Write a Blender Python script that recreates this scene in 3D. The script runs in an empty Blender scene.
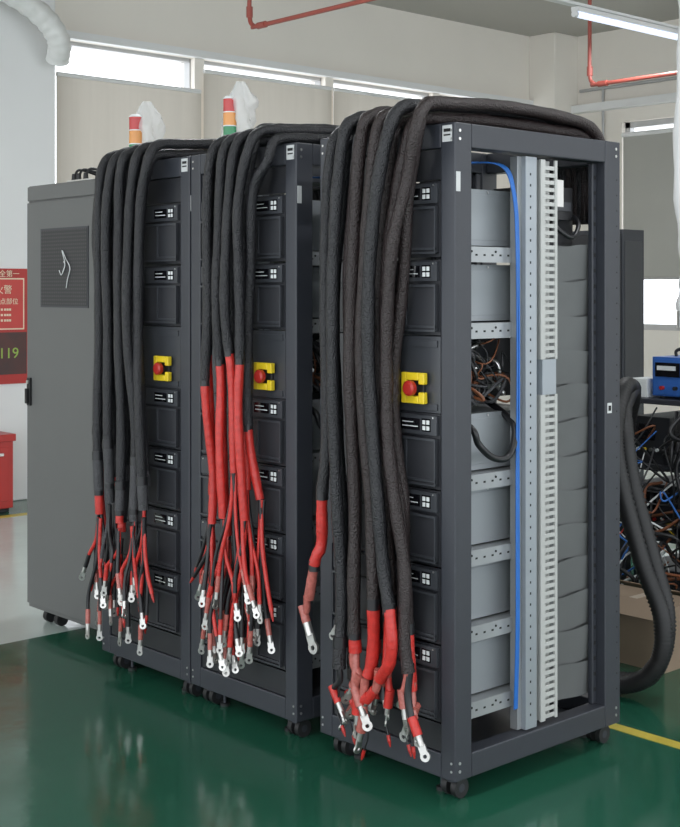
import bpy, math, random
from mathutils import Vector, Matrix
random.seed(7)
scn = bpy.context.scene
scn.view_settings.view_transform = 'Standard'

# ---------------------------------------------------------------- materials
def mat(name, col, rough=0.5, metal=0.0, var=0.12, vscale=8.0, bump=0.0, bscale=200.0, col2=None,
        emis=None, estr=0.0, trans=0.0, alpha=1.0, coat=0.0, sheen=0.0, spec=0.5, bdist=0.003):
    m = bpy.data.materials.new(name); m.use_nodes = True
    nt = m.node_tree; N = nt.nodes; L = nt.links
    b = N['Principled BSDF']
    tc = N.new('ShaderNodeTexCoord')
    no = N.new('ShaderNodeTexNoise'); no.inputs['Scale'].default_value = vscale; no.inputs['Detail'].default_value = 4
    L.new(tc.outputs['Object'], no.inputs['Vector'])
    mx = N.new('ShaderNodeMix'); mx.data_type = 'RGBA'
    c1 = tuple(min(1, c*(1+var)) for c in col)
    c2 = col2 if col2 else tuple(c*(1-var) for c in col)
    mx.inputs[6].default_value = (*c1, 1); mx.inputs[7].default_value = (*c2, 1)
    L.new(no.outputs['Fac'], mx.inputs[0]); L.new(mx.outputs[2], b.inputs['Base Color'])
    b.inputs['Roughness'].default_value = rough; b.inputs['Metallic'].default_value = metal
    b.inputs['Specular IOR Level'].default_value = spec
    b.inputs['Coat Weight'].default_value = coat
    b.inputs['Sheen Weight'].default_value = sheen
    if bump > 0:
        n2 = N.new('ShaderNodeTexNoise'); n2.inputs['Scale'].default_value = bscale
        L.new(tc.outputs['Object'], n2.inputs['Vector'])
        bp = N.new('ShaderNodeBump'); bp.inputs['Strength'].default_value = bump; bp.inputs['Distance'].default_value = bdist
        L.new(n2.outputs['Fac'], bp.inputs['Height']); L.new(bp.outputs[0], b.inputs['Normal'])
    if emis:
        b.inputs['Emission Color'].default_value = (*emis, 1); b.inputs['Emission Strength'].default_value = estr
    b.inputs['Transmission Weight'].default_value = trans
    b.inputs['Alpha'].default_value = alpha
    return m

def perf_mat(name, base, hole, scale, rough=0.5):
    m = mat(name, base, rough); nt = m.node_tree; N = nt.nodes; L = nt.links
    b = N['Principled BSDF']; tc = N.new('ShaderNodeTexCoord')
    vo = N.new('ShaderNodeTexVoronoi'); vo.inputs['Scale'].default_value = scale; vo.inputs['Randomness'].default_value = 0
    L.new(tc.outputs['Object'], vo.inputs['Vector'])
    lt = N.new('ShaderNodeMath'); lt.operation = 'LESS_THAN'; lt.inputs[1].default_value = 0.36
    L.new(vo.outputs['Distance'], lt.inputs[0])
    mx = N.new('ShaderNodeMix'); mx.data_type = 'RGBA'
    mx.inputs[6].default_value = (*base, 1); mx.inputs[7].default_value = (*hole, 1)
    L.new(lt.outputs[0], mx.inputs[0]); L.new(mx.outputs[2], b.inputs['Base Color'])
    return m

def cloth_mat(name, col, tr=0.28):
    m = bpy.data.materials.new(name); m.use_nodes = True
    nt = m.node_tree; N = nt.nodes; L = nt.links
    for n in list(N): N.remove(n)
    o = N.new('ShaderNodeOutputMaterial'); d = N.new('ShaderNodeBsdfDiffuse'); t = N.new('ShaderNodeBsdfTranslucent'); ms = N.new('ShaderNodeMixShader')
    no = N.new('ShaderNodeTexNoise'); no.inputs['Scale'].default_value = 3
    mx = N.new('ShaderNodeMix'); mx.data_type = 'RGBA'
    mx.inputs[6].default_value = (*col, 1); mx.inputs[7].default_value = (*[c*0.88 for c in col], 1)
    L.new(no.outputs['Fac'], mx.inputs[0]); L.new(mx.outputs[2], d.inputs[0]); L.new(mx.outputs[2], t.inputs[0])
    ms.inputs[0].default_value = tr
    L.new(d.outputs[0], ms.inputs[1]); L.new(t.outputs[0], ms.inputs[2]); L.new(ms.outputs[0], o.inputs[0])
    return m

M_FRAME = mat('charcoal_powder_coat', (0.030, 0.033, 0.042), 0.42, 0.0, 0.1, 20, 0.05, 600)
M_FRONT = mat('module_black', (0.015, 0.016, 0.020), 0.42)
M_FRONT2 = mat('module_strip', (0.040, 0.043, 0.050), 0.35)
M_GRILLE = perf_mat('module_grille', (0.026, 0.027, 0.032), (0.004, 0.004, 0.005), 130, 0.45)
M_GLOSS = mat('display_glass', (0.006, 0.006, 0.008), 0.08)
M_WHITE = mat('white_print', (0.72, 0.74, 0.74), 0.5)
M_TAG = mat('paper_label', (0.55, 0.56, 0.56), 0.6)
M_GREYBOX = mat('zinc_sheet', (0.27, 0.29, 0.305), 0.42, 0.25, 0.12, 3)
M_RAIL = mat('galvanised_rail', (0.32, 0.335, 0.345), 0.35, 0.4, 0.1, 10)
M_DUCT = mat('slotted_duct', (0.44, 0.445, 0.43), 0.5)
M_POST = mat('galvanised_post', (0.31, 0.34, 0.37), 0.35, 0.4, 0.1, 6)
M_HOLE = mat('dark_hole', (0.01, 0.01, 0.01), 0.8)
M_FOAM = mat('grey_side_panel', (0.115, 0.12, 0.12), 0.6, 0.0, 0.18, 5)
M_YEL = mat('yellow_plastic', (0.75, 0.55, 0.02), 0.35)
M_REDP = mat('red_plastic', (0.40, 0.02, 0.015), 0.35)
M_RUB = mat('black_rubber', (0.012, 0.012, 0.013), 0.55)
M_STEEL = mat('bright_steel', (0.60, 0.60, 0.59), 0.28, 0.9)
M_SLEEVE = mat('braided_sleeve_black', (0.009, 0.009, 0.012), 0.42, 0, 0.5, 160, 1.0, 190, bdist=.006, spec=.6)
M_SLEEVEB = mat('braided_sleeve_brown', (0.017, 0.009, 0.009), 0.42, 0, 0.5, 160, 1.0, 190, bdist=.006, spec=.6)
M_SLEEVEG = mat('braided_sleeve_grey', (0.050, 0.050, 0.055), 0.5, 0, 0.5, 160, 1.0, 190, bdist=.006)
M_RED = mat('red_heatshrink', (0.50, 0.028, 0.022), 0.42, 0, 0.35, 60, 0.6, 60, bdist=.005)
M_PINK = mat('clear_red_sleeve', (0.42, 0.13, 0.11), 0.25, 0, 0.4, 90, col2=(0.2, 0.04, 0.03))
M_LUG = mat('tinned_lug', (0.50, 0.49, 0.47), 0.32, 0.85, 0.25, 60)
M_BLUE = mat('blue_wire', (0.02, 0.14, 0.48), 0.4)
M_COPPER = mat('brown_wire', (0.20, 0.07, 0.03), 0.45)
M_WIREB = mat('black_wire', (0.01, 0.01, 0.012), 0.4)

# ---------------------------------------------------------------- mesh builder
class MB:
    def __init__(s): s.v = []; s.f = []; s.mi = []; s.sm = []; s.mats = []
    def idx(s, m):
        if m not in s.mats: s.mats.append(m)
        return s.mats.index(m)
    def add(s, vs, fs, m, smooth=False):
        o = len(s.v); s.v += [tuple(v) for v in vs]; k = s.idx(m)
        for f in fs: s.f.append([i+o for i in f]); s.mi.append(k); s.sm.append(smooth)
    def box(s, x0, x1, y0, y1, z0, z1, m):
        vs = [(x0,y0,z0),(x1,y0,z0),(x1,y1,z0),(x0,y1,z0),(x0,y0,z1),(x1,y0,z1),(x1,y1,z1),(x0,y1,z1)]
        s.add(vs, [(0,3,2,1),(4,5,6,7),(0,1,5,4),(1,2,6,5),(2,3,7,6),(3,0,4,7)], m)
    def obox(s, c, ax, h, m):
        vs = []
        for sz in (-1,1):
            for sx, sy in ((-1,-1),(1,-1),(1,1),(-1,1)):
                vs.append(c + ax[0]*sx*h[0] + ax[1]*sy*h[1] + ax[2]*sz*h[2])
        s.add(vs, [(0,3,2,1),(4,5,6,7),(0,1,5,4),(1,2,6,5),(2,3,7,6),(3,0,4,7)], m)
    def cyl(s, p0, p1, r, m, n=16, r2=None):
        p0 = Vector(p0); p1 = Vector(p1); d = (p1-p0).normalized(); r2 = r if r2 is None else r2
        a = d.orthogonal().normalized(); b = d.cross(a)
        vs = []
        for p, rr in ((p0, r), (p1, r2)):
            for i in range(n):
                t = 2*math.pi*i/n; vs.append(p + (a*math.cos(t)+b*math.sin(t))*rr)
        s.add(vs, [(i, (i+1)%n, n+(i+1)%n, n+i) for i in range(n)], m, True)
        s.add(vs, [tuple(range(n))[::-1], tuple(range(n, 2*n))], m, False)
    def tube(s, pts, r, m, n=10):
        pts = [Vector(p) for p in pts]
        if len(pts) < 2: return
        rf = r if callable(r) else (lambda t: r)
        d0 = (pts[1]-pts[0]).normalized(); a = d0.orthogonal().normalized(); vs = []; K = len(pts)
        for k, p in enumerate(pts):
            d = (pts[min(k+1, K-1)] - pts[max(k-1, 0)]).normalized()
            a = (a - d*a.dot(d)).normalized(); b = d.cross(a); rr = rf(k/(K-1))
            for i in range(n):
                t = 2*math.pi*i/n; vs.append(p + (a*math.cos(t)+b*math.sin(t))*rr)
        fs = [(k*n+i, k*n+(i+1)%n, (k+1)*n+(i+1)%n, (k+1)*n+i) for k in range(K-1) for i in range(n)]
        s.add(vs, fs, m, True)
        s.add(vs, [tuple(range(n))[::-1], tuple(range((K-1)*n, K*n))], m, False)
    def mesh(s, name):
        me = bpy.data.meshes.new(name); me.from_pydata(s.v, [], s.f)
        for m in s.mats: me.materials.append(m)
        me.polygons.foreach_set('material_index', s.mi); me.polygons.foreach_set('use_smooth', s.sm)
        me.update(); return me
    def build(s, name, parent=None, bevel=0.0, loc=(0,0,0)):
        o = bpy.data.objects.new(name, s.mesh(name)); scn.collection.objects.link(o); o.location = loc
        if parent: o.parent = parent
        if bevel:
            b = o.modifiers.new('bevel', 'BEVEL'); b.width = bevel; b.segments = 2; b.limit_method = 'ANGLE'
        return o

def empty(name, loc=(0,0,0)):
    o = bpy.data.objects.new(name, None); o.location = loc; o.empty_display_size = 0.1
    scn.collection.objects.link(o); return o

def cat(pts, per=8):
    P = [Vector(p) for p in pts]; P = [P[0]*2-P[1]] + P + [P[-1]*2-P[-2]]; out = []
    for i in range(1, len(P)-2):
        a, b, c, d = P[i-1:i+3]
        for k in range(per):
            t = k/per
            out.append(0.5*((2*b)+(c-a)*t+(2*a-5*b+4*c-d)*t*t+(3*b-a-3*c+d)*t**3))
    out.append(P[-2]); return out

# ---------------------------------------------------------------- room shell
M_WALL = mat('cream_wall', (0.79, 0.745, 0.68), 0.8, 0, 0.04, 2)
M_WALLW = mat('white_column_paint', (0.76, 0.76, 0.755), 0.7, 0, 0.04, 2)
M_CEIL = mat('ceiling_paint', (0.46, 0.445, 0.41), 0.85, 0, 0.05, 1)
M_ALU = mat('window_aluminium', (0.45, 0.45, 0.45), 0.45, 0.3)
M_BLIND = cloth_mat('roller_blind_fabric', (0.54, 0.50, 0.44), .20)
M_BLIND2 = cloth_mat('roller_blind_grey', (0.50, 0.495, 0.46), .22)
M_PAINTY = mat('yellow_floor_paint', (0.50, 0.40, 0.06), 0.4, 0, 0.25, 12)

def floor_mat(name, col, rlo, rhi, var=.25):
    m = mat(name, col, 0.2, 0, var, 1.3, coat=0.0, spec=0.65); nt = m.node_tree; N = nt.nodes; L = nt.links
    b = N['Principled BSDF']; tc = N.new('ShaderNodeTexCoord'); no = N.new('ShaderNodeTexNoise')
    no.inputs['Scale'].default_value = 2.5; no.inputs['Detail'].default_value = 8
    L.new(tc.outputs['Object'], no.inputs['Vector'])
    mr = N.new('ShaderNodeMapRange'); mr.inputs['From Min'].default_value = .3; mr.inputs['From Max'].default_value = .7
    mr.inputs['To Min'].default_value = rlo; mr.inputs['To Max'].default_value = rhi
    L.new(no.outputs['Fac'], mr.inputs['Value']); L.new(mr.outputs[0], b.inputs['Roughness'])
    n2 = N.new('ShaderNodeTexNoise'); n2.inputs['Scale'].default_value = 14
    L.new(tc.outputs['Object'], n2.inputs['Vector'])
    bp = N.new('ShaderNodeBump'); bp.inputs['Strength'].default_value = 0.06; bp.inputs['Distance'].default_value = 0.01
    L.new(n2.outputs['Fac'], bp.inputs['Height']); L.new(bp.outputs[0], b.inputs['Normal'])
    return m
M_FLOOR = floor_mat('green_epoxy', (0.016, 0.092, 0.055), 0.07, 0.24)
M_FLOORP = floor_mat('pale_epoxy_and_glare', (0.48, 0.55, 0.52), 0.10, 0.25, .08)

fb = MB()
fb.box(-2.58, 7, -6, 8.6, -0.1, 0, M_FLOOR)
fb.box(-5.55, -2.58, -6, 8.6, -0.1, 0, M_FLOORP)  # pale walkway, widened under the cabinet to paint in sunlit glare
fb.box(-6.6, -5.55, -6, 8.6, -0.1, 0, M_FLOOR)
fb.build('floor')
ln = MB(); ln.box(-2.5, 6, 0.93, 0.985, 0.0, 0.002, M_PAINTY); ln.build('floor_marking_line')
ln = MB(); ln.box(-5.58, -5.50, -6, 8.3, 0.0, 0.002, M_PAINTY); ln.build('floor_marking_line')

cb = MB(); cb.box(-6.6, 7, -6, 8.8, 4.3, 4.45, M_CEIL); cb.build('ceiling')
WX = -6.4; ys = [2.3, 3.72, 5.21, 6.65, 8.1]
w = MB()
w.box(WX-0.2, WX, -6, 8.7, 0, 0.85, M_WALL)
w.box(WX-0.2, WX, -6, 8.7, 3.54, 4.3, M_WALL)
w.box(WX-0.2, WX, -6, 2.3, 0.85, 3.54, M_WALL)
w.box(WX-0.2, WX, 8.1, 8.7, 0.85, 3.54, M_WALL)
for yy in ys[1:4]: w.box(WX-.2, WX, yy-.05, yy+.05, .85, 3.54, M_WALL)
w.build('wall_west')
w = MB()
NY = 8.5
w.box(WX, 7, NY, NY+0.2, 0, 1.15, M_WALL)
w.box(WX, 7, NY, NY+0.2, 3.32, 4.3, M_WALL)
w.box(WX, -5.48, NY, NY+0.2, 1.15, 3.32, M_WALL)
w.box(-2.6, 7, NY, NY+0.2, 1.15, 3.32, M_WALL)
w.build('wall_north')
t = MB(); t.box(WX, WX+0.35, 8.1, NY, 0, 4.3, M_WALL); t.build('corner_column', None, 0.01)
t = MB(); t.box(WX, WX+0.06, 2.16, 8.1, 3.54, 3.60, M_WALLW); t.build('trim_1')
t = MB(); t.box(-6.05, 7, NY-0.12, NY, 3.46, 3.54, M_WALLW); t.build('trim_2')
t = MB(); t.tube([(-6.0,NY-.03,3.70),(0,NY-.03,3.70)],.018,M_ALU,8); t.tube([(-5.7,NY-.03,3.70),(-5.7,NY-.03,1.3)],.014,M_ALU,8); t.build('wall_conduit')
for i in range(4):
    y0, y1 = ys[i], ys[i+1]
    e = empty('window_%d' % (i+1), (WX-0.1, (y0+y1)/2, 2.2)); f = MB(); hw = (y1-y0)/2
    f.box(-.04,.04,-hw,-hw+.06,-1.35,1.34,M_ALU); f.box(-.04,.04,hw-.06,hw,-1.35,1.34,M_ALU)
    f.box(-.04,.04,-hw,hw,-1.35,-1.29,M_ALU); f.box(-.04,.04,-hw,hw,1.31,1.34,M_ALU)
    f.box(-.03,.03,-hw,hw,-.45,-.40,M_ALU)
    f.build('frame', e)
    top = 3.25 if i == 0 else 3.43
    be = empty('roller_blind', (WX+0.04, (y0+y1)/2, 0)); b = MB(); n = 24; vs = []
    for k in range(n+1):
        yy = -hw+0.015+(2*hw-0.03)*k/n; xx = 0.006*math.sin(k*1.1)
        vs += [(xx, yy, 1.15), (xx, yy, top)]
    b.add(vs, [(2*k,2*k+2,2*k+3,2*k+1) for k in range(n)], M_BLIND, True); b.build('fabric', be)
    b = MB(); b.cyl((0,-hw+.02,1.15),(0,hw-.02,1.15),.012,M_ALU); b.cyl((0,-hw+.02,top),(0,hw-.02,top),.018,M_WALLW); b.build('rollers', be)
for i, (x0, x1) in enumerate([(-5.48,-4.05),(-4.05,-2.6)]):
    e = empty('window_%d' % (i+5), ((x0+x1)/2, NY+0.1, 2.2)); f = MB(); hw = (x1-x0)/2
    f.box(-hw,-hw+.06,-.04,.04,-1.05,1.12,M_ALU); f.box(hw-.06,hw,-.04,.04,-1.05,1.12,M_ALU)
    f.box(-hw,hw,-.04,.04,-1.05,-.99,M_ALU); f.box(-hw,hw,-.04,.04,1.06,1.12,M_ALU); f.box(-.02,.02,-.03,.03,-1,1.06,M_ALU)
    f.build('frame', e)
    be = empty('roller_blind', ((x0+x1)/2, NY-0.03, 0)); b = MB()
    b.box(-hw+.04, hw-.04, -.002, .002, 1.68, 3.18, M_BLIND2); b.build('fabric', be)
    b = MB(); b.cyl((-hw+.03,0,3.18),(hw-.03,0,3.18),.025,M_WALLW); b.cyl((-hw+.03,0,1.68),(hw-.03,0,1.68),.012,M_ALU); b.build('rollers', be)

# white column with wrapped round duct, poster, fire box
c = MB(); c.box(WX, -6.1, 0.9, 2.16, 0, 4.3, M_WALLW); c.build('white_column', None, 0.01)
M_WRAP = mat('duct_wrap', (0.72, 0.72, 0.70), 0.35, 0, 0.1, 15, 0.4, 30)
d = MB()
pts = cat([(-5.85, 0.7, 3.72), (-5.85, 1.2, 3.75), (-5.85, 1.62, 3.70), (-5.86, 1.92, 3.56), (-5.88, 2.06, 3.40),(-5.97, 2.10, 3.28)], 10)
d.tube(pts, lambda t: 0.085+0.005*math.sin(t*90), M_WRAP, 20)
d.build('ventilation_duct')
M_POST1 = mat('poster_red', (0.42, 0.025, 0.02), 0.4); M_POST2 = mat('poster_dark', (0.10, 0.02, 0.015), 0.4, col2=(0.02,0.02,0.02))
M_TXT = mat('poster_text_green', (0.30, 0.45, 0.08), 0.5); M_TXTW = mat('poster_text_white', (0.75, 0.62, 0.45), 0.5)
pe = empty('fire_safety_poster', (-6.098, 1.55, 1.3))
p = MB(); p.box(0,.008,-.55,.37,-.43,.42,M_POST1); p.box(.008,.010,-.54,.36,-.36,-.05,M_POST2)
p.box(.010,.011,.04,.33,-.02,.34,mat('poster_panel',(0.55,0.05,0.04),0.4)); p.box(.008,.0102,.03,.34,-.03,.35,M_TXTW) ; p.build('board', pe)
def text(s, size, loc, parent, m, name):
    cu = bpy.data.curves.new(name, 'FONT'); cu.body = s; cu.size = size; cu.extrude = 0.001; cu.materials.append(m)
    o = bpy.data.objects.new(name, cu); scn.collection.objects.link(o); o.location = loc
    o.rotation_euler = (math.pi/2, 0, math.pi/2); o.parent = parent; return o
text('119', 0.11, (.012, .13, -.24), pe, M_TXT, 'text_119')
text('火警', 0.07, (.013, .10, .24), pe, M_TXTW, 'text_title')
text('重点部位', 0.050, (.013, .09, .16), pe, M_TXTW, 'text_line')
for k in range(3): text('■■ ■ ■■■', 0.022, (.013, .10, .11-.04*k), pe, M_TXTW, 'text_line')
text('安全第一', 0.055, (.012, .08, .362), pe, M_TXTW, 'text_header')
fe = empty('fire_extinguisher_box', (-5.85, 1.45, 0))
p = MB(); p.box(-.17,.17,-.3,.13,0.03,.52,M_REDP); p.box(-.185,.185,-.315,.145,.50,.55,M_REDP)
p.box(.17,.176,-.26,.10,.08,.46,M_REDP); p.box(-.15,.15,-.28,.11,0,.03,M_RUB); p.box(.176,.19,-.05,.05,.40,.42,M_STEEL)
p.build('body', fe, 0.006)

# red pipes
M_PIPE = mat('red_sprinkler_pipe', (0.36, 0.08, 0.06), 0.4)
p = MB(); p.tube(cat([(-4.14,2.48,4.3),(-4.14,2.48,3.6),(-4.14,2.48,3.38),(-4.10,2.48,3.31),(-4.0,2.48,3.3),(-3,2.48,3.3),(0,2.48,3.3)],6),.015,M_PIPE,12)
p.cyl((-4.14,2.48,3.44),(-4.14,2.48,3.37),.022,M_PIPE); p.cyl((-4.05,2.48,3.3),(-3.97,2.48,3.3),.022,M_PIPE); p.build('sprinkler_pipe')
p = MB(); p.tube(cat([(-3.33,5.09,4.3),(-3.33,5.09,3.5),(-3.33,5.09,3.18),(-3.29,5.09,3.11),(-3.2,5.09,3.1),(-2,5.09,3.1),(1,5.09,3.1)],6),.015,M_PIPE,12)
p.cyl((-3.33,5.09,3.24),(-3.33,5.09,3.17),.022,M_PIPE); p.cyl((-3.25,5.09,3.1),(-3.17,5.09,3.1),.022,M_PIPE)
p.build('sprinkler_pipe')
# LED tube and its rail
M_LED = mat('led_tube', (0.9,0.95,1.0), 0.4, emis=(0.62,0.72,1.0), estr=1.1)
p = MB(); p.box(-2.83,-2.77,0.5,8.4,3.485,3.505,M_WALLW)
for yy in (1.5,4.0,6.5): p.cyl((-2.8,yy,3.5),(-2.8,yy,4.3),.006,M_STEEL)
p.build('light_rail')
def led(x, y, z, en=14, L=1.2):
    e = empty('led_tube_or_fill_light', (x,y,z)); p = MB(); p.box(-.03,.03,-L/2-.02,L/2+.02,.02,.05,M_WALLW); p.cyl((0,-L/2,0),(0,L/2,0),.02,M_LED,14)
    p.cyl((0,-L/2-.03,0),(0,-L/2,0),.022,M_WALLW); p.cyl((0,L/2,0),(0,L/2+.03,0),.022,M_WALLW); p.build('tube', e)
    l = bpy.data.lights.new('tube_or_fill_lamp','AREA'); l.shape='RECTANGLE'; l.size=.05; l.size_y=L; l.energy=en; l.color=(.95,.97,1)
    lo = bpy.data.objects.new('tube_or_fill_lamp', l); scn.collection.objects.link(lo); lo.parent=e; lo.location=(0,0,-.03)
led(-2.8, 4.84, 3.43, 25)
led(-2.8, 1.2, 3.43, 25)  # out-of-view tube on the rail, added as fill
for x, y in ((.8,1.2),(.8,-2.2),(.8,4.6),(3.8,-2.2)):  # unseen tubes, added to brighten the racks and room
    led(x, y, 3.62, 30)

# ---------------------------------------------------------------- rack
def rack_meshes():
    W = .618; D = .836; parts = {}
    f = MB()
    for x0, x1 in ((-.06,0),(-W,-W+.06)):
        f.box(x0,x1,0,.075,.07,2.07,M_FRAME); f.box(x0,x1,D-.085,D,.07,2.07,M_FRAME)
        f.box(x0,x1,.075,D-.085,1.995,2.07,M_FRAME); f.box(x0,x1,.075,D-.085,.07,.145,M_FRAME)
    for y0, y1 in ((0,.06),(D-.06,D)):
        f.box(-W+.06,-.06,y0,y1,1.995,2.07,M_FRAME); f.box(-W+.06,-.06,y0,y1,.07,.145,M_FRAME)
    f.box(-W+.06,-.06,.06,D-.06,.075,.085,M_FRAME)
    f.box(-.055,-.035,D-.11,D-.085,.145,1.995,M_FRAME); f.box(-W+.035,-W+.055,D-.11,D-.085,.145,1.995,M_FRAME)
    f.box(-.055,-.035,.075,.095,.145,1.995,M_FRAME)
    parts['frame'] = (f, .004)
    s = MB()
    for z in (.10,.125,2.02,2.045):
        for y in (.02,D-.025): s.cyl((0,y,z),(.002,y,z),.005,M_STEEL,8)
        for x in (-.015,-W+.015): s.cyl((x,0,z),(x,-.002,z),.004,M_STEEL,8)
    for k in range(34):
        z = .19+k*.053; s.box(-.0345,-.0335,D-.103,D-.094,z,z+.012,M_HOLE); s.cyl((-.001,D-.02,z),(.0006,D-.02,z),.003,M_HOLE,8)
    s.box(-.052,-.012,-.0015,0,2.012,2.062,M_TAG); s.box(-.046,-.018,-.002,-.0015,2.03,2.035,M_HOLE); s.box(-.046,-.018,-.002,-.0015,2.042,2.052,M_HOLE)
    s.box(0,.0015,.004,.022,1.86,1.92,M_TAG); s.box(0,.002,.762,.785,1.14,1.175,M_TAG); s.box(0,.0022,.766,.781,1.148,1.166,M_HOLE)
    parts['fasteners_and_labels'] = (s, 0)
    m = MB(); X0 = -.552; X1 = -.064
    m.box(X0,X1,.006,.03,1.90,1.992,M_FRONT); m.box(X0,X1,.006,.03,.148,.232,M_FRONT)
    m.box(X0,X1,.004,.03,1.182,1.418,M_FRONT2)
    m.box(X0+.01,X1-.012,.0,.004,1.19,1.21,M_FRONT2); m.box(X0+.01,X1-.012,.0,.004,1.385,1.405,M_FRONT2)
    for z0 in (1.66,1.42,.946,.71,.473,.236):
        m.box(X0,X1,.004,.03,z0+.002,z0+.234,M_FRONT)
        m.box(X0+.008,X1-.008,-.006,.004,z0+.168,z0+.228,M_FRONT2)
        m.box(-.225,-.142,-.0075,-.006,z0+.180,z0+.216,M_GLOSS)
        m.box(-.218,-.150,-.0082,-.0075,z0+.190,z0+.193,M_WHITE)
        m.box(-.218,-.17,-.0082,-.0075,z0+.203,z0+.206,M_WHITE)
        m.box(-.134,-.096,-.0072,-.006,z0+.178,z0+.218,M_GLOSS)
        for a in (0,1):
            for b in (0,1):
                m.box(-.130+a*.017,-.118+a*.017,-.0085,-.006,z0+.182+b*.018,z0+.195+b*.018,M_WHITE)
        m.box(X0+.008,X1-.010,-.004,.004,z0+.016,z0+.158,M_GRILLE)
        m.box(X0+.008,X1-.010,-.012,-.004,z0+.150,z0+.158,M_FRONT2); m.box(X0+.008,X1-.010,-.012,-.004,z0+.012,z0+.018,M_FRONT2)
        m.box(X1-.014,X1-.010,-.012,-.004,z0+.018,z0+.15,M_FRONT2); m.box(X0+.008,X0+.012,-.012,-.004,z0+.018,z0+.15,M_FRONT2)
        m.box(-.208,-.199,-.010,-.004,z0+.03,z0+.15,M_FRONT2); m.box(-.208,-.074,-.010,-.004,z0+.024,z0+.031,M_FRONT2)
        for hx in (-.085,-.53):
            m.cyl((hx,-.009,z0+.222),(hx,-.006,z0+.222),.003,M_STEEL,8)
    parts['module_fronts'] = (m, .0015)
    g = MB()
    for z0 in (1.66,1.42,.946,.71,.473,.236):
        g.box(-.54,-.10,.032,.48,z0+.042,z0+.222,M_GREYBOX)
        g.box(-.10,-.0985,.09,.44,z0+.060,z0+.205,M_GREYBOX)
        for k in range(4):
            g.cyl((-.0985,.14+k*.12,z0+.214),(-.0965,.14+k*.12,z0+.214),.004,M_STEEL,8)
        g.box(-.54,-.13,.485,.74,z0+.01,z0+.20,M_FRONT)
    parts['module_bodies'] = (g, .004)
    r = MB()
    for z0 in (1.66,1.42,.946,.71,.473,.236):
        r.box(-.15,-.052,.095,.44,z0+.034,z0+.037,M_RAIL); r.box(-.054,-.051,.095,.44,z0-.012,z0+.034,M_RAIL)
        r.box(-.567,-.50,.075,.745,z0+.034,z0+.037,M_RAIL)
        for k in range(8):
            y = .11+k*.038; r.box(-.0515,-.0505,y,y+.010,z0+.008,z0+.014,M_HOLE)
            if k % 3 == 0: r.cyl((-.051,y+.02,z0+.022),(-.049,y+.02,z0+.022),.004,M_HOLE,8)
    parts['support_rails'] = (r, 0)
    d = MB()
    d.box(-.045,-.012,.345,.40,.15,1.99,M_POST); d.box(-.045,-.036,.40,.43,.15,1.99,M_POST); d.box(-.06,-.030,.325,.345,.15,1.99,M_RAIL)
    for zz0, zz1 in ((.16,1.22),(1.335,1.985)):
        d.box(-.045,-.040,.425,.50,zz0,zz1,M_DUCT); d.box(-.04,-.012,.425,.428,zz0,zz1,M_DUCT); d.box(-.015,-.008,.418,.440,zz0,zz1,M_DUCT); d.box(-.015,-.008,.490,.502,zz0,zz1,M_DUCT)
        z = zz0+.006
        while z < zz1-.015:
            d.box(-.015,-.010,.440,.490,z,z+.013,M_DUCT); z += .0235
    d.box(-.045,-.008,.425,.495,1.22,1.335,M_POST)
    for k in range(50):
        z = .19+k*.0355; d.box(-.0125,-.0114,.366,.372,z,z+.008,M_HOLE)
    parts['cable_duct_and_post'] = (d, .001)
    q = MB(); n = 13; z = .18; h = (1.71-.18)/n
    for k in range(n):
        zz = z+k*h; vs = []; S = 6
        for j in range(S+1):
            tt = j/S
            for yi in range(9):
                ty = yi/8; sag = .006*math.sin(ty*6.0+k*1.3)
                x = -.066+.0025*math.sin(ty*7+k)+.009*tt
                vs.append((x, .50+.255*ty, zz+tt*h+sag))
        q.add(vs, [(j*9+i, j*9+i+1, (j+1)*9+i+1, (j+1)*9+i) for j in range(S) for i in range(8)], M_FOAM, True)
        q.box(-.10,-.075,.50,.755,zz,zz+h,M_FOAM)
    parts['rear_side_panels'] = (q, 0)
    wv = MB()
    for k in range(5):
        o = k*.0055; pts = cat([(-.16,.20+o,1.97),(-.06,.27+o,1.96),(-.035,.305+o*.6,1.88),(-.022,.31+o*.6,1.7),(-.02-.002*(k%3),.312+o*.6+.004*math.sin(k*3),1.3),(-.022,.31+o*.6,.9),(-.02,.308+o*.6,.5),(-.03,.31+o*.6,.22)],6)
        wv.tube(pts,.0028,M_BLUE,6)
    rs = random.Random(3)
    for k in range(34):
        y = .10+rs.random()*.22; z = 1.225+rs.random()*.16; m_ = rs.choice([M_COPPER,M_WIREB,M_WIREB,M_WIREB,M_SLEEVEG,M_STEEL,M_COPPER,M_WIREB])
        P = [(-.20-rs.random()*.1,y,z)]
        for q_ in range(3): P.append((-.06-rs.random()*.08, y+rs.uniform(-.07,.07), max(1.20,z+rs.uniform(-.08,.07))))
        P.append((-.25,y+rs.uniform(-.1,.1),z+rs.uniform(-.05,.05)))
        wv.tube(cat(P,6),rs.choice([.0025,.004,.006]),m_,7)
    wv.tube(cat([(-.3,.12,1.20),(-.06,.12,1.14),(-.03,.14,1.08),(-.025,.2,1.035),(-.025,.27,1.03),(-.03,.31,1.08),(-.06,.33,1.14),(-.2,.36,1.2)],8),.011,M_WIREB,10)
    wv.box(-.54,-.16,.10,.48,1.21,1.40,M_FRONT)
    for k in range(5): wv.box(-.159,-.140,.12+k*.06,.15+k*.06,1.24,1.29,[M_COPPER,M_STEEL][k%2])
    wv.box(-.30,-.10,.52,.70,1.80,1.91,M_WIREB); wv.box(-.12,-.06,.56,.60,1.84,1.93,M_STEEL); wv.box(-.099,-.09,.60,.68,1.83,1.86,M_FRONT2)
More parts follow.
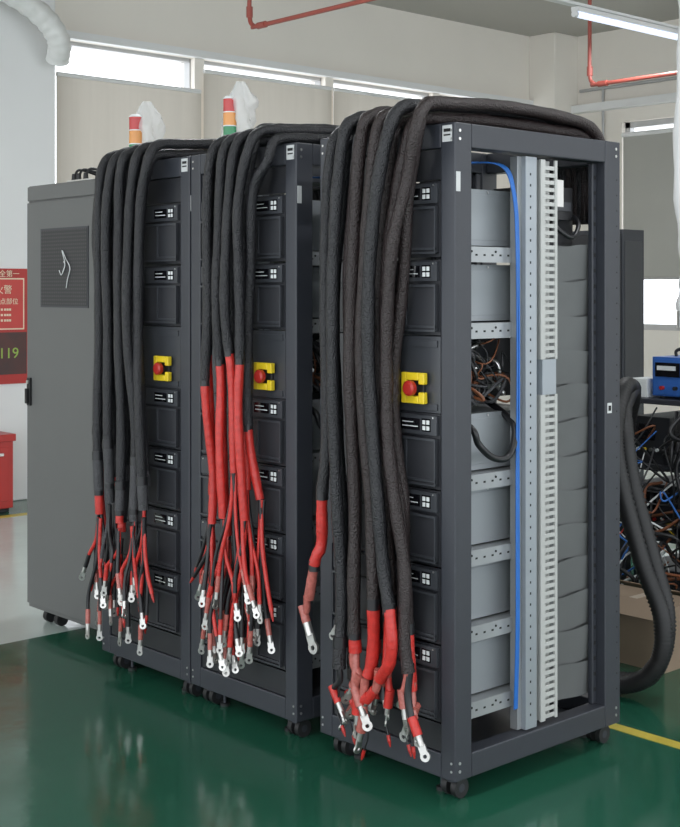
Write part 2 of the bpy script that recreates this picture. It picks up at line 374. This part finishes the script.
    wv.tube(cat([(-.12,.55,1.83),(-.06,.58,1.76),(-.05,.64,1.74),(-.08,.70,1.80),(-.2,.72,1.85)],6),.008,M_WIREB,8)
    wv.tube(cat([(-.2,.50,1.93),(-.08,.52,1.9),(-.06,.54,1.8),(-.07,.53,1.72)],6),.007,M_WIREB,8)
    parts['internal_wiring'] = (wv, 0)
    e = MB(); cx = -.161; cz = 1.257
    e.box(cx-.034,cx+.034,-.006,.004,cz-.034,cz+.034,M_RUB)
    e.box(cx-.050,cx-.026,-.022,-.004,cz-.048,cz+.048,M_YEL); e.box(cx+.026,cx+.050,-.022,-.004,cz-.048,cz-.012,M_YEL); e.box(cx+.026,cx+.050,-.022,-.004,cz+.012,cz+.048,M_YEL)
    e.box(cx-.026,cx+.026,-.022,-.004,cz+.024,cz+.048,M_YEL); e.box(cx-.026,cx+.026,-.022,-.004,cz-.048,cz-.024,M_YEL)
    e.cyl((cx,-.006,cz),(cx,-.028,cz),.014,M_RUB); e.cyl((cx,-.026,cz),(cx,-.040,cz),.024,M_REDP,20); e.cyl((cx,-.040,cz),(cx,-.045,cz),.024,M_REDP,20,.017)
    parts['emergency_stop'] = (e, .003)
    k_ = MB()
    for x in (-.06,-W+.06):
        for y in (.05,D-.06):
            k_.box(x-.035,x+.035,y-.035,y+.035,.064,.070,M_FRAME); k_.cyl((x,y,.07),(x,y,.05),.016,M_FRAME)
            k_.box(x-.024,x+.024,y-.006,y+.026,.045,.062,M_RUB)
            for sx in (-.019,.019):
                k_.cyl((x+sx-.010,y+.014,.031),(x+sx+.010,y+.014,.031),.031,M_RUB,20); k_.cyl((x+sx-.0105,y+.014,.031),(x+sx+.0105,y+.014,.031),.013,M_FRAME,12)
            sx = 1 if x < -.3 else -1
            k_.cyl((x+.06*sx,y+.02,.07),(x+.06*sx,y+.02,.012),.006,M_FRAME,8); k_.cyl((x+.06*sx,y+.02,.012),(x+.06*sx,y+.02,.0),.018,M_RUB,12)
    parts['casters'] = (k_, 0)
    return {k:(v[0].mesh(k), v[1]) for k, v in parts.items()}
RM = rack_meshes()
OX = [0, -.74, -1.366]
for ox in OX:
    e = empty('server_rack', (ox,0,0))
    for k, (me, bv) in RM.items():
        o = bpy.data.objects.new(k, me); scn.collection.objects.link(o); o.parent = e
        if bv: b = o.modifiers.new('bevel','BEVEL'); b.width = bv; b.segments = 2; b.limit_method = 'ANGLE'

# ---------------------------------------------------------------- grey cabinet
M_CAB = mat('grey_cabinet_paint', (0.112,0.114,0.112), 0.5, 0, 0.05, 4)
M_CABP = perf_mat('cabinet_perforation', (0.018,0.018,0.02), (0.05,0.05,0.055), 60)
e = empty('electrical_cabinet', (-2.87, .14, 0)); c = MB()
c.box(0,.80,.012,.62,.07,2.05,M_CAB); c.box(.004,.70,0,.012,.09,1.97,M_CAB); c.box(.706,.796,0,.012,.09,1.97,M_CAB); c.box(.004,.796,.002,.012,1.978,2.045,M_CAB)
c.build('body', e, .004)
c = MB(); c.box(.145,.545,-.004,.0,1.49,1.836,M_CABP); c.box(.137,.553,-.003,.0,1.482,1.844,M_FRAME)
c.tube(cat([(.34,-.006,1.64),(.37,-.012,1.68),(.345,-.012,1.74),(.38,-.012,1.70),(.41,-.01,1.66),(.39,-.01,1.61),(.375,-.008,1.57)],6),.002,M_WHITE,6); c.tube(cat([(.31,-.006,1.65),(.34,-.012,1.63),(.37,-.012,1.67),(.35,-.006,1.69)],6),.002,M_WHITE,6)
c.build('vent_window', e)
c = MB(); c.box(.022,.05,-.012,0,1.02,1.15,M_RUB); c.cyl((.036,-.012,1.13),(.036,-.018,1.13),.009,M_STEEL); c.box(.028,.044,-.026,-.012,1.03,1.10,M_RUB)
c.build('latch', e, .002)
c = MB()
for x in (.08,.18,.72):
    for y in (.08,.54): c.box(x-.03,x+.03,y-.03,y+.03,.06,.07,M_FRAME); c.cyl((x-.015,y,.03),(x+.015,y,.03),.03,M_RUB,20); c.cyl((x,y,.06),(x,y,.04),.01,M_FRAME)
c.build('casters', e)
c = MB()
for x in (.33,.37,.43): c.cyl((x,.06,2.05),(x,.06,2.09),.014,M_RUB,12,.010); c.tube(cat([(x,.06,2.08),(x,.1,2.11),(x+.03,.25,2.065)],6),.006,M_WIREB,8)
c.box(.30,.47,.04,.08,2.05,2.06,M_STEEL); c.build('top_connectors', e)

# ---------------------------------------------------------------- tower lights
GR, GO, GG = mat('lens_red',(.50,.04,.04),.25), mat('lens_amber',(.70,.30,.08),.25), mat('lens_green',(.03,.24,.10),.25)
M_BAG = mat('plastic_bag', (0.85,0.87,0.87), 0.22, 0, 0.05, 20, 0.8, 25, alpha=0.36)
def tower(x, y, zb, s=1.0, bag=True):
    e = empty('stack_light', (x,y,zb)); p = MB()
    p.cyl((0,0,0),(0,0,.012),.032,M_RUB); p.cyl((0,0,.012),(0,0,.105*s),.011,M_STEEL); z = .105*s
    for g in (GG,GO,GR):
        p.cyl((0,0,z),(0,0,z+.052*s),.027*s,g,20); p.cyl((0,0,z+.052*s),(0,0,z+.056*s),.0275*s,M_WHITE,20); z += .056*s
    p.cyl((0,0,z),(0,0,z+.008),.026*s,M_WHITE,20,.018*s); p.build('lamp_stack', e)
    rr = random.Random(int(abs(x)*100)); vs = []; R = 16; n = 26
    for j in range(R+1):
        tz = j/R; zz = .03+tz*(z+.045); base = (.052 if tz < .75 else .052*(1-(tz-.75)*3.2))*s + .004
        for i in range(n):
            a = 2*math.pi*i/n; r = base*(1+.30*math.sin(a*3+tz*6)+.20*rr.uniform(-1,1)); vs.append((r*math.cos(a)-.010*s, r*math.sin(a)+.060*s, zz))
    b = MB(); b.add(vs, [(j*n+i, j*n+(i+1)%n, (j+1)*n+(i+1)%n, (j+1)*n+i) for j in range(R) for i in range(n)], M_BAG, True); b.build('plastic_bag', e)
tower(-1.56, .34, 2.07, 1.0)
tower(-2.37, .42, 2.05, 1.12)

# ---------------------------------------------------------------- cables
def lug(mb, P, d, s=1.0, rr=random):
    P = Vector(P); d = Vector(d).normalized(); a = d.orthogonal().normalized()
    ang = rr.uniform(0, 6.28); sd = (a*math.cos(ang) + d.cross(a)*math.sin(ang)).normalized()
    view = Vector((.7,-.7,0)); nrm = (view - d*view.dot(d)).normalized(); nrm = (nrm + sd*rr.uniform(-1.1,1.1)); nrm = (nrm-d*nrm.dot(d)).normalized(); sd = d.cross(nrm)
    mb.cyl(P, P+d*.028*s, .0080*s, M_LUG, 12)
    mb.obox(P+d*.036*s, (sd,d,nrm), (.0095*s,.011*s,.0025*s), M_LUG)
    c = P+d*.051*s; n = 16; vs = []
    for tz in (-.0024*s,.0024*s):
        for R in (.0125*s,.005*s):
            for i in range(n): t = 2*math.pi*i/n; vs.append(c+(sd*math.cos(t)+d*math.sin(t))*R+nrm*tz)
    fs = []
    for i in range(n):
        j = (i+1)%n; fs += [(i,j,n+j,n+i),(2*n+i,3*n+i,3*n+j,2*n+j),(i,2*n+i,2*n+j,j),(n+i,n+j,3*n+j,3*n+i)]
    mb.add(vs, fs, M_LUG)

def strand(mb, pts, r, m, end='lug', rr=random, s=1.0):
    P = cat(pts, 7); mb.tube(P, r, m, 8); d = (P[-1]-P[-2]).normalized()
    if end == 'lug':
        mb.tube([P[-1]-d*.045, P[-1]-d*.01, P[-1]+d*.012], r*1.25, rr.choice([M_PINK,M_WIREB,M_RED,M_PINK]), 8); lug(mb, P[-1]+d*.008, d, s, rr)
    elif end == 'clip':
        mb.cyl(P[-1]-d*.002, P[-1]+d*.016, .006, M_REDP, 8); mb.cyl(P[-1]+d*.016, P[-1]+d*.034, .006, M_REDP, 8, .002)

def cable(mb, top, hang, segs, r, rr):
    P = cat(top+hang, 8); nt = (len(top)-1)*8; i = nt; cur = P[:nt+1]
    ph = rr.uniform(0,6)
    for k, (zu, m, rs) in enumerate(segs):
        seg = cur if k == 0 else [P[i]]
        while i < len(P)-1 and P[i].z > zu: i += 1; seg.append(P[i])
        if len(seg) > 1: mb.tube(seg, lambda t, rs=rs, n=len(seg): r*rs*(1+.05*math.sin(t*n*.9+ph)+.03*math.sin(t*n*2.3)), m, 12)
        cur = []
        if k > 0 and len(seg) > 1:
            mb.tube([seg[0]+Vector((0,0,.014)), seg[0], seg[0]-Vector((0,0,.02))], r*rs*1.10, M_WIREB, 12)
    d = (P[-1]-P[-2]).normalized(); return P[-1], d

def toppts(ur, uf, h, r):
    z = 2.072+r; ur += .03
    return [(-ur-.02,.91,1.80),(-ur,.875,2.0),(-ur,.80,z+h*.6),(-ur-(uf-ur)*.25,.60,z+h+.012),(-ur-(uf-ur)*.6,.30,z+h+.016),(-uf+.01,.07,z+h*.9+.004)]

def harness(specs, seed, name='power_cable_harness'):
    e = empty(name, (0,0,0)); rr = random.Random(seed)
    main = MB(); tails = MB()
    for sp in specs:
        r = sp['r']; h = sp.get('h',0); y = sp.get('y',-.07)
        zs = 2.072+r+h; uf = sp['pts'][0][1]
        tp = toppts(sp['ur'], uf, h, r)
        hang = [(-uf, y*.45, zs-.012), (-uf-.003, y*.95, zs-.085)] + [(-u+rr.uniform(-.005,.005), y+rr.uniform(-.014,.014), z) for z, u in sp['pts'][1:]]
        P, d = cable(main, tp, hang, sp['segs'], r, rr)
        for tl in sp['tails']:
            (du, dy, dz, m, rad, end) = tl
            P0 = Vector((P.x+rr.uniform(-.006,.006), P.y+rr.uniform(-.006,.006), P.z+.03))
            Q = P + Vector((-du, dy, -dz))
            mid1 = P + Vector((-du*.15+rr.uniform(-.008,.008), dy*.3, -dz*.35)); mid2 = P + Vector((-du*.70+rr.uniform(-.02,.02), dy*.8, -dz*.72))
            strand(tails, [P0, mid1, mid2, Q], rad, m, end, rr, sp.get('ls',1.05))
    main.build('sleeved_cables', e); tails.build('conductors_and_lugs', e)

K, B, G, R_, P_ = M_SLEEVE, M_SLEEVEB, M_SLEEVEG, M_RED, M_PINK
W_ = M_WIREB
def T(*a): return [tuple(x) for x in a]
rk3 = [
 dict(ur=.30,r=.020,h=.0,y=-.10,pts=[(2.1,.45),(1.8,.480),(1.53,.495),(1.1,.485),(.9,.488),(.74,.505),(.68,.52),(.53,.555)],segs=[(.90,K,1),(.68,R_,.95),(.55,P_,.85)],ls=1.7,
   tails=T((.012,0,.05,P_,.012,'lug'))),
 dict(ur=.26,r=.019,h=.02,y=-.07,pts=[(2.1,.41),(1.8,.435),(1.53,.450),(1.1,.445),(.8,.435),(.62,.438)],segs=[(.62,K,1)],
   tails=T((.005,0,.13,W_,.010,'lug'),(-.015,.0,.16,R_,.008,'clip'))),
 dict(ur=.24,r=.020,h=.03,y=-.12,pts=[(2.1,.375),(1.7,.405),(1.3,.408),(.9,.398),(.6,.385),(.36,.385)],segs=[(.46,K,1),(.36,K,1.1)],ls=1.2,
   tails=T((.01,0,.10,W_,.010,'lug'),(-.015,0,.18,W_,.003,'clip'))),
 dict(ur=.22,r=.020,h=.0,y=-.08,pts=[(2.1,.335),(1.7,.368),(1.3,.378),(.9,.372),(.5,.365),(.32,.365)],segs=[(.32,B,1)],ls=1.3,
   tails=T((.01,0,.10,P_,.012,'lug'),(-.015,-.01,.07,P_,.012,'lug'),(.0,0,.18,W_,.003,'clip'))),
 dict(ur=.19,r=.021,h=.035,y=-.11,pts=[(2.1,.30),(1.7,.335),(1.3,.345),(.9,.338),(.6,.33),(.42,.325)],segs=[(.50,B,1),(.38,R_,.95)],ls=1.3,
   tails=T((.0,0,.10,P_,.015,'lug'),(-.03,-.01,.15,P_,.013,'lug'))),
 dict(ur=.17,r=.020,h=.0,y=-.065,pts=[(2.12,.262),(1.7,.302),(1.3,.315),(.9,.30),(.55,.28),(.42,.29)],segs=[(.50,K,1),(.42,R_,1)],
   tails=T((.015,0,.12,P_,.012,'lug'),(-.01,0,.13,P_,.012,'lug'))),
 dict(ur=.15,r=.021,h=.03,y=-.105,pts=[(2.1,.235),(1.7,.282),(1.3,.292),(.9,.265),(.62,.245),(.42,.262),(.32,.29)],segs=[(.62,B,1),(.36,R_,.95)],ls=1.3,
   tails=T((.03,0,.08,P_,.015,'lug'),(.01,0,.13,P_,.014,'lug'),(.0,0,.20,W_,.003,'clip'))),
 dict(ur=.13,r=.020,h=.0,y=-.07,pts=[(2.1,.205),(1.7,.25),(1.3,.265),(.9,.235),(.6,.215),(.40,.21)],segs=[(.62,B,1),(.40,R_,1)],
   tails=T((.0,0,.12,R_,.012,'lug'),(.02,0,.10,P_,.012,'lug'),(.0,0,.22,W_,.003,'clip'))),
 dict(ur=.12,r=.021,h=.045,y=-.12,pts=[(2.1,.165),(1.85,.21),(1.6,.235),(1.3,.248),(.9,.215),(.7,.195),(.56,.15),(.44,.15),(.36,.21)],segs=[(.60,K,1),(.36,R_,.9)],ls=1.3,
   tails=T((.05,0,.07,P_,.013,'lug'),(.08,0,.09,P_,.013,'lug'))),
 dict(ur=.09,r=.021,h=.0,y=-.075,pts=[(2.1,.13),(1.85,.175),(1.6,.205),(1.3,.225),(1.1,.215),(.9,.175),(.6,.13),(.34,.12)],segs=[(.54,B,1),(.34,R_,.95)],ls=1.3,
   tails=T((.0,0,.08,P_,.016,'lug'),(-.02,-.01,.07,P_,.012,'lug'),(.01,0,.17,W_,.003,'clip'))),
 dict(ur=.06,r=.020,h=.045,y=-.095,pts=[(2.1,.075),(1.9,.125),(1.7,.158),(1.45,.192),(1.25,.20),(1.1,.19),(.92,.16),(.7,.13),(.5,.12),(.40,.11)],segs=[(.40,B,1)],ls=1.3,
   tails=T((-.035,0,.17,W_,.012,'lug'),(-.02,0,.22,W_,.003,'clip'),(.02,0,.10,P_,.012,'lug'))),
 dict(ur=.10,r=.020,h=.05,y=-.055,pts=[(2.12,.10),(1.85,.14),(1.6,.175),(1.3,.215),(1.1,.21),(.9,.18),(.6,.17),(.45,.17)],segs=[(.45,B,1)],
   tails=T((.0,0,.12,R_,.010,'lug'))),
]
harness(rk3, 5)

def fan(rr, n, spread, z0, z1, mats, y0=-.02):
    out = []
    for i in range(n):
        out.append(((i/(max(1,n-1))-.5)*spread+rr.uniform(-.025,.025), rr.uniform(-.03,.02)+y0*.5, rr.uniform(z0,z1), mats[i%len(mats)], rr.choice([.0065,.008,.0075]), 'lug' if rr.random()<.7 else 'clip'))
    return out
r2 = random.Random(11)
rk2 = []
for (ur,h,y,pts,zb,ze) in [
  (.95,.0,-.08,[(2.1,1.12),(1.8,1.14),(1.5,1.135),(1.2,1.125),(.95,1.12),(.82,1.12)],1.36,.80),
  (.93,.02,-.11,[(2.1,1.09),(1.8,1.105),(1.5,1.10),(1.2,1.10),(.9,1.09),(.70,1.09)],1.26,.74),
  (.92,.0,-.07,[(2.1,1.055),(1.8,1.075),(1.5,1.07),(1.2,1.075),(.9,1.06),(.65,1.05)],1.35,.70),
  (.90,.025,-.11,[(2.1,1.02),(1.8,1.045),(1.5,1.04),(1.25,1.03),(1.0,1.02),(.72,1.01)],1.33,.76),
  (.88,.0,-.07,[(2.1,.985),(1.8,1.015),(1.5,1.01),(1.25,.985),(.9,.975),(.66,.97)],1.30,.72),
  (.87,.03,-.11,[(2.1,.955),(1.8,.99),(1.5,.985),(1.25,.96),(.92,.955)],1.37,.92),
  (.84,.0,-.075,[(2.1,.92),(1.8,.965),(1.5,.96),(1.2,.94),(.86,.935)],1.29,.88),
  (.82,.035,-.11,[(2.1,.875),(1.85,.93),(1.6,.93),(1.35,.925),(1.12,.92),(.76,.90)],1.33,.80),
  (.80,.0,-.065,[(2.1,.82),(1.9,.885),(1.65,.92),(1.35,.94),(1.05,.915),(.8,.87)],1.12,.84),
  (.86,.045,-.065,[(2.12,.90),(1.8,.95),(1.5,.95),(1.3,.955),(1.0,.935)],1.28,1.0)]:
    L_ = ze-.45
    rk2.append(dict(ur=ur,r=.0185,h=h,y=y,pts=pts,segs=[(zb,K,1),(ze,R_,.85)],
      tails=fan(r2,5,.15,L_-.12,L_+.14,[R_,W_,W_,R_,W_])))
harness(rk2, 12)
r3 = random.Random(21); rk1 = []
for (ur,h,y,pts,zb,ze,ms) in [
  (1.66,.0,-.08,[(2.1,1.86),(1.8,1.885),(1.4,1.88),(1.0,1.87),(.85,1.86)],1.0,.85,[W_,R_]),
  (1.64,.02,-.11,[(2.1,1.82),(1.8,1.845),(1.4,1.84),(1.0,1.83),(.62,1.82)],.95,.68,[R_,W_]),
  (1.62,.0,-.07,[(2.1,1.78),(1.8,1.81),(1.4,1.80),(1.0,1.79),(.78,1.78)],.99,.80,[W_,G]),
  (1.60,.025,-.11,[(2.1,1.745),(1.8,1.775),(1.4,1.77),(1.0,1.755),(.68,1.76)],.99,.72,[W_,G]),
  (1.57,.0,-.07,[(2.1,1.71),(1.8,1.74),(1.4,1.73),(1.0,1.72),(.55,1.72)],.90,.62,[R_,W_]),
  (1.55,.03,-.11,[(2.1,1.675),(1.8,1.71),(1.4,1.695),(1.0,1.68),(.60,1.67)],.85,.66,[R_,W_]),
  (1.53,.0,-.07,[(2.1,1.635),(1.8,1.68),(1.4,1.66),(1.0,1.63),(.74,1.62)],.97,.78,[W_,R_]),
  (1.50,.035,-.10,[(2.1,1.595),(1.8,1.645),(1.4,1.63),(1.0,1.60),(.62,1.59)],.93,.68,[R_,G]),
  (1.48,.0,-.07,[(2.1,1.555),(1.85,1.61),(1.4,1.61),(1.1,1.585),(.80,1.56)],.90,.80,[W_,R_]),
  (1.46,.04,-.09,[(2.1,1.52),(1.85,1.58),(1.4,1.59),(1.1,1.56),(.66,1.53)],.86,.72,[R_,W_])]:
    L_ = ze-.46
    rk1.append(dict(ur=ur,r=.020,h=h,y=y,pts=pts,segs=[(zb,K,1),((zb+ze)/2-.05,G,1.05),(ze,r3.choice([R_,G,R_]),.85)],
      tails=fan(r3,4,.12,max(.05,L_-.10),L_+.18,ms+[W_])))
harness(rk1, 22)

# ---------------------------------------------------------------- right side clutter
M_CARD = mat('cardboard', (0.27,0.20,0.14), 0.8, 0, 0.1, 10)
M_BLUEP = mat('blue_enamel', (0.03,0.12,0.42), 0.4)
M_WOODY = mat('bench_top', (0.45,0.38,0.30), 0.6)
e = empty('test_bench', (-.95, 2.15, 0)); b = MB()
for x in (0,1.46):
    for y in (0,.60): b.box(x,x+.04,y,y+.04,0,1.06,M_FRONT)
for z in (.10,.42,.74,1.04): b.box(0,1.5,0,.64,z,z+.025,M_FRONT2 if z<1 else M_FRAME)
b.build('shelf_frame', e, .003)
rr = random.Random(9); b = MB()
for z, hs in ((.125,.24),(.445,.24),(.765,.22)):
    x = .06
    while x < 1.3:
        wd = rr.uniform(.16,.34); h = rr.uniform(.12,hs); m_ = rr.choice([M_FRONT,M_FRAME,M_GREYBOX,M_FRONT])
        b.box(x,x+wd,.03,.5,z,z+h,m_)
        for k in range(5): b.cyl((x+.03+k*(wd-.06)/4,.03,z+h*.3),(x+.03+k*(wd-.06)/4,.018,z+h*.3),.008,rr.choice([M_STEEL,M_REDP,M_YEL,M_WHITE]),10)
        b.box(x+.03,x+wd*.6,.026,.03,z+h*.5,z+h*.85,rr.choice([M_GLOSS,M_WHITE,M_GLOSS])); x += wd+.03
b.box(.02,.12,.05,.4,1.065,1.15,M_WHITE); b.box(.55,.85,.05,.4,1.065,1.22,M_FRONT)
b.build('instruments', e, .002)
b = MB()
for k in range(80):
    x = rr.uniform(.0,.9); z = rr.uniform(.25,1.10); m_ = rr.choice([W_,W_,W_,W_,W_,W_,M_BLUE,M_RED,M_YEL,M_COPPER,M_SLEEVEG,M_WHITE,M_COPPER])
    b.tube(cat([(x,.02,z),(x+rr.uniform(-.1,.1),-.06-rr.random()*.1,z-rr.uniform(.02,.15)),(x+rr.uniform(-.2,.2),-.10,z-rr.uniform(.05,.3)),(x+rr.uniform(-.25,.25),-.04,max(.03,z-rr.uniform(.1,.5))),(x+rr.uniform(-.2,.2),.02,max(.05,z-.2))],6),rr.choice([.003,.0045,.007]) if m_ is not W_ else rr.choice([.004,.006,.010]),m_,7)
b.build('loose_cables', e)
e = empty('power_supply', (-.80, 2.20, 1.065)); b = MB()
b.box(0,.36,0,.34,.012,.19,M_BLUEP); b.box(.01,.35,-.006,0,.02,.18,M_BLUEP); b.box(.02,.15,-.010,-.006,.10,.165,M_GLOSS); b.box(.03,.13,-.011,-.010,.13,.15,M_WHITE)
for k in range(4): b.cyl((.20+k*.035,-.006,.14),(.20+k*.035,-.022,.14),.012,M_WHITE,12)
for k in range(4): b.cyl((.06+k*.07,-.006,.05),(.06+k*.07,-.024,.05),.009,[M_REDP,M_RUB][k%2],12)
for x in (.03,.33): b.cyl((x,.04,0),(x,.04,.012),.015,M_RUB); b.cyl((x,.30,0),(x,.30,.012),.015,M_RUB)
b.tube(cat([(.06,.1,.19),(.07,.1,.22),(.18,.1,.235),(.29,.1,.22),(.30,.1,.19)],6),.008,M_RUB,8); b.build('case', e, .004)
e = empty('cardboard_box', (-.78, 1.64, 0)); b = MB()
b.box(0,.42,0,.26,0,.26,M_CARD); b.obox(Vector((.21,-.04,.255)),(Vector((1,0,0)),Vector((0,.9,.44)).normalized(),Vector((0,-.44,.9)).normalized()),(.21,.055,.002),M_CARD)
b.obox(Vector((.21,.30,.255)),(Vector((1,0,0)),Vector((0,.9,-.44)).normalized(),Vector((0,.44,.9)).normalized()),(.21,.055,.002),M_CARD); b.box(.19,.23,-.001,.261,.259,.2615,M_WOODY)
b.build('carton', e, .002)
for k in range(2):
    o = k*.07; b = MB()
    pts = cat([(-.85,2.06,.95-o),(-.66,1.85,1.12),(-.46,1.5,1.16-o),(-.36,1.30+o,1.0),(-.31,1.28+o,.80),(-.22,1.28+o,.53),(-.13-o*.4,1.28+o,.33),(-.14-o*.5,1.27+o,.16),(-.26,1.24+o,.06),(-.5,1.2+o,.05),(-.9,1.18+o,.05)],26)
    b.tube(pts, lambda t: .034+.0035*math.sin(t*880), M_RUB, 14); b.build('corrugated_hose')
e = empty('control_cabinet', (-3.3,4.56,0)); b = MB(); b.box(0,.64,0.01,.26,.05,1.98,M_FRAME); b.box(.01,.63,0,.01,.08,1.95,M_FRONT); b.box(.0,.64,.0,.26,0,.05,M_RUB); b.box(.56,.58,-.02,0,1.0,1.15,M_STEEL)
b.box(.64,.645,.03,.23,.2,1.9,M_FRONT2); b.build('body', e, .004)
b = MB(); b.tube(cat([(-1.25,3.11,4.3),(-1.25,3.11,3.4),(-1.24,3.12,3.0),(-1.26,3.1,2.2),(-1.23,3.12,1.7),(-1.25,3.11,1.45)],8),lambda t:.022+.006*math.sin(t*60),M_WALLW,12); b.cyl((-1.25,3.11,1.45),(-1.25,3.11,1.36),.018,M_STEEL,12); b.build('hanging_air_hose')

# ---------------------------------------------------------------- world & light
wd = bpy.data.worlds.new('world'); scn.world = wd; wd.use_nodes = True
bg = wd.node_tree.nodes['Background']; bg.inputs[0].default_value = (.91,.955,1.0,1); bg.inputs[1].default_value = 2.8

# ---------------------------------------------------------------- camera
cd = bpy.data.cameras.new('camera'); cam = bpy.data.objects.new('camera', cd); scn.collection.objects.link(cam); scn.camera = cam
cam.location = (2.696, -2.919, 1.56); cam.rotation_euler = (math.pi/2, 0, math.radians(47.75))
cd.sensor_fit = 'VERTICAL'; cd.sensor_height = 36; cd.lens = 57.03; cd.shift_y = -0.149
cd.clip_end = 100
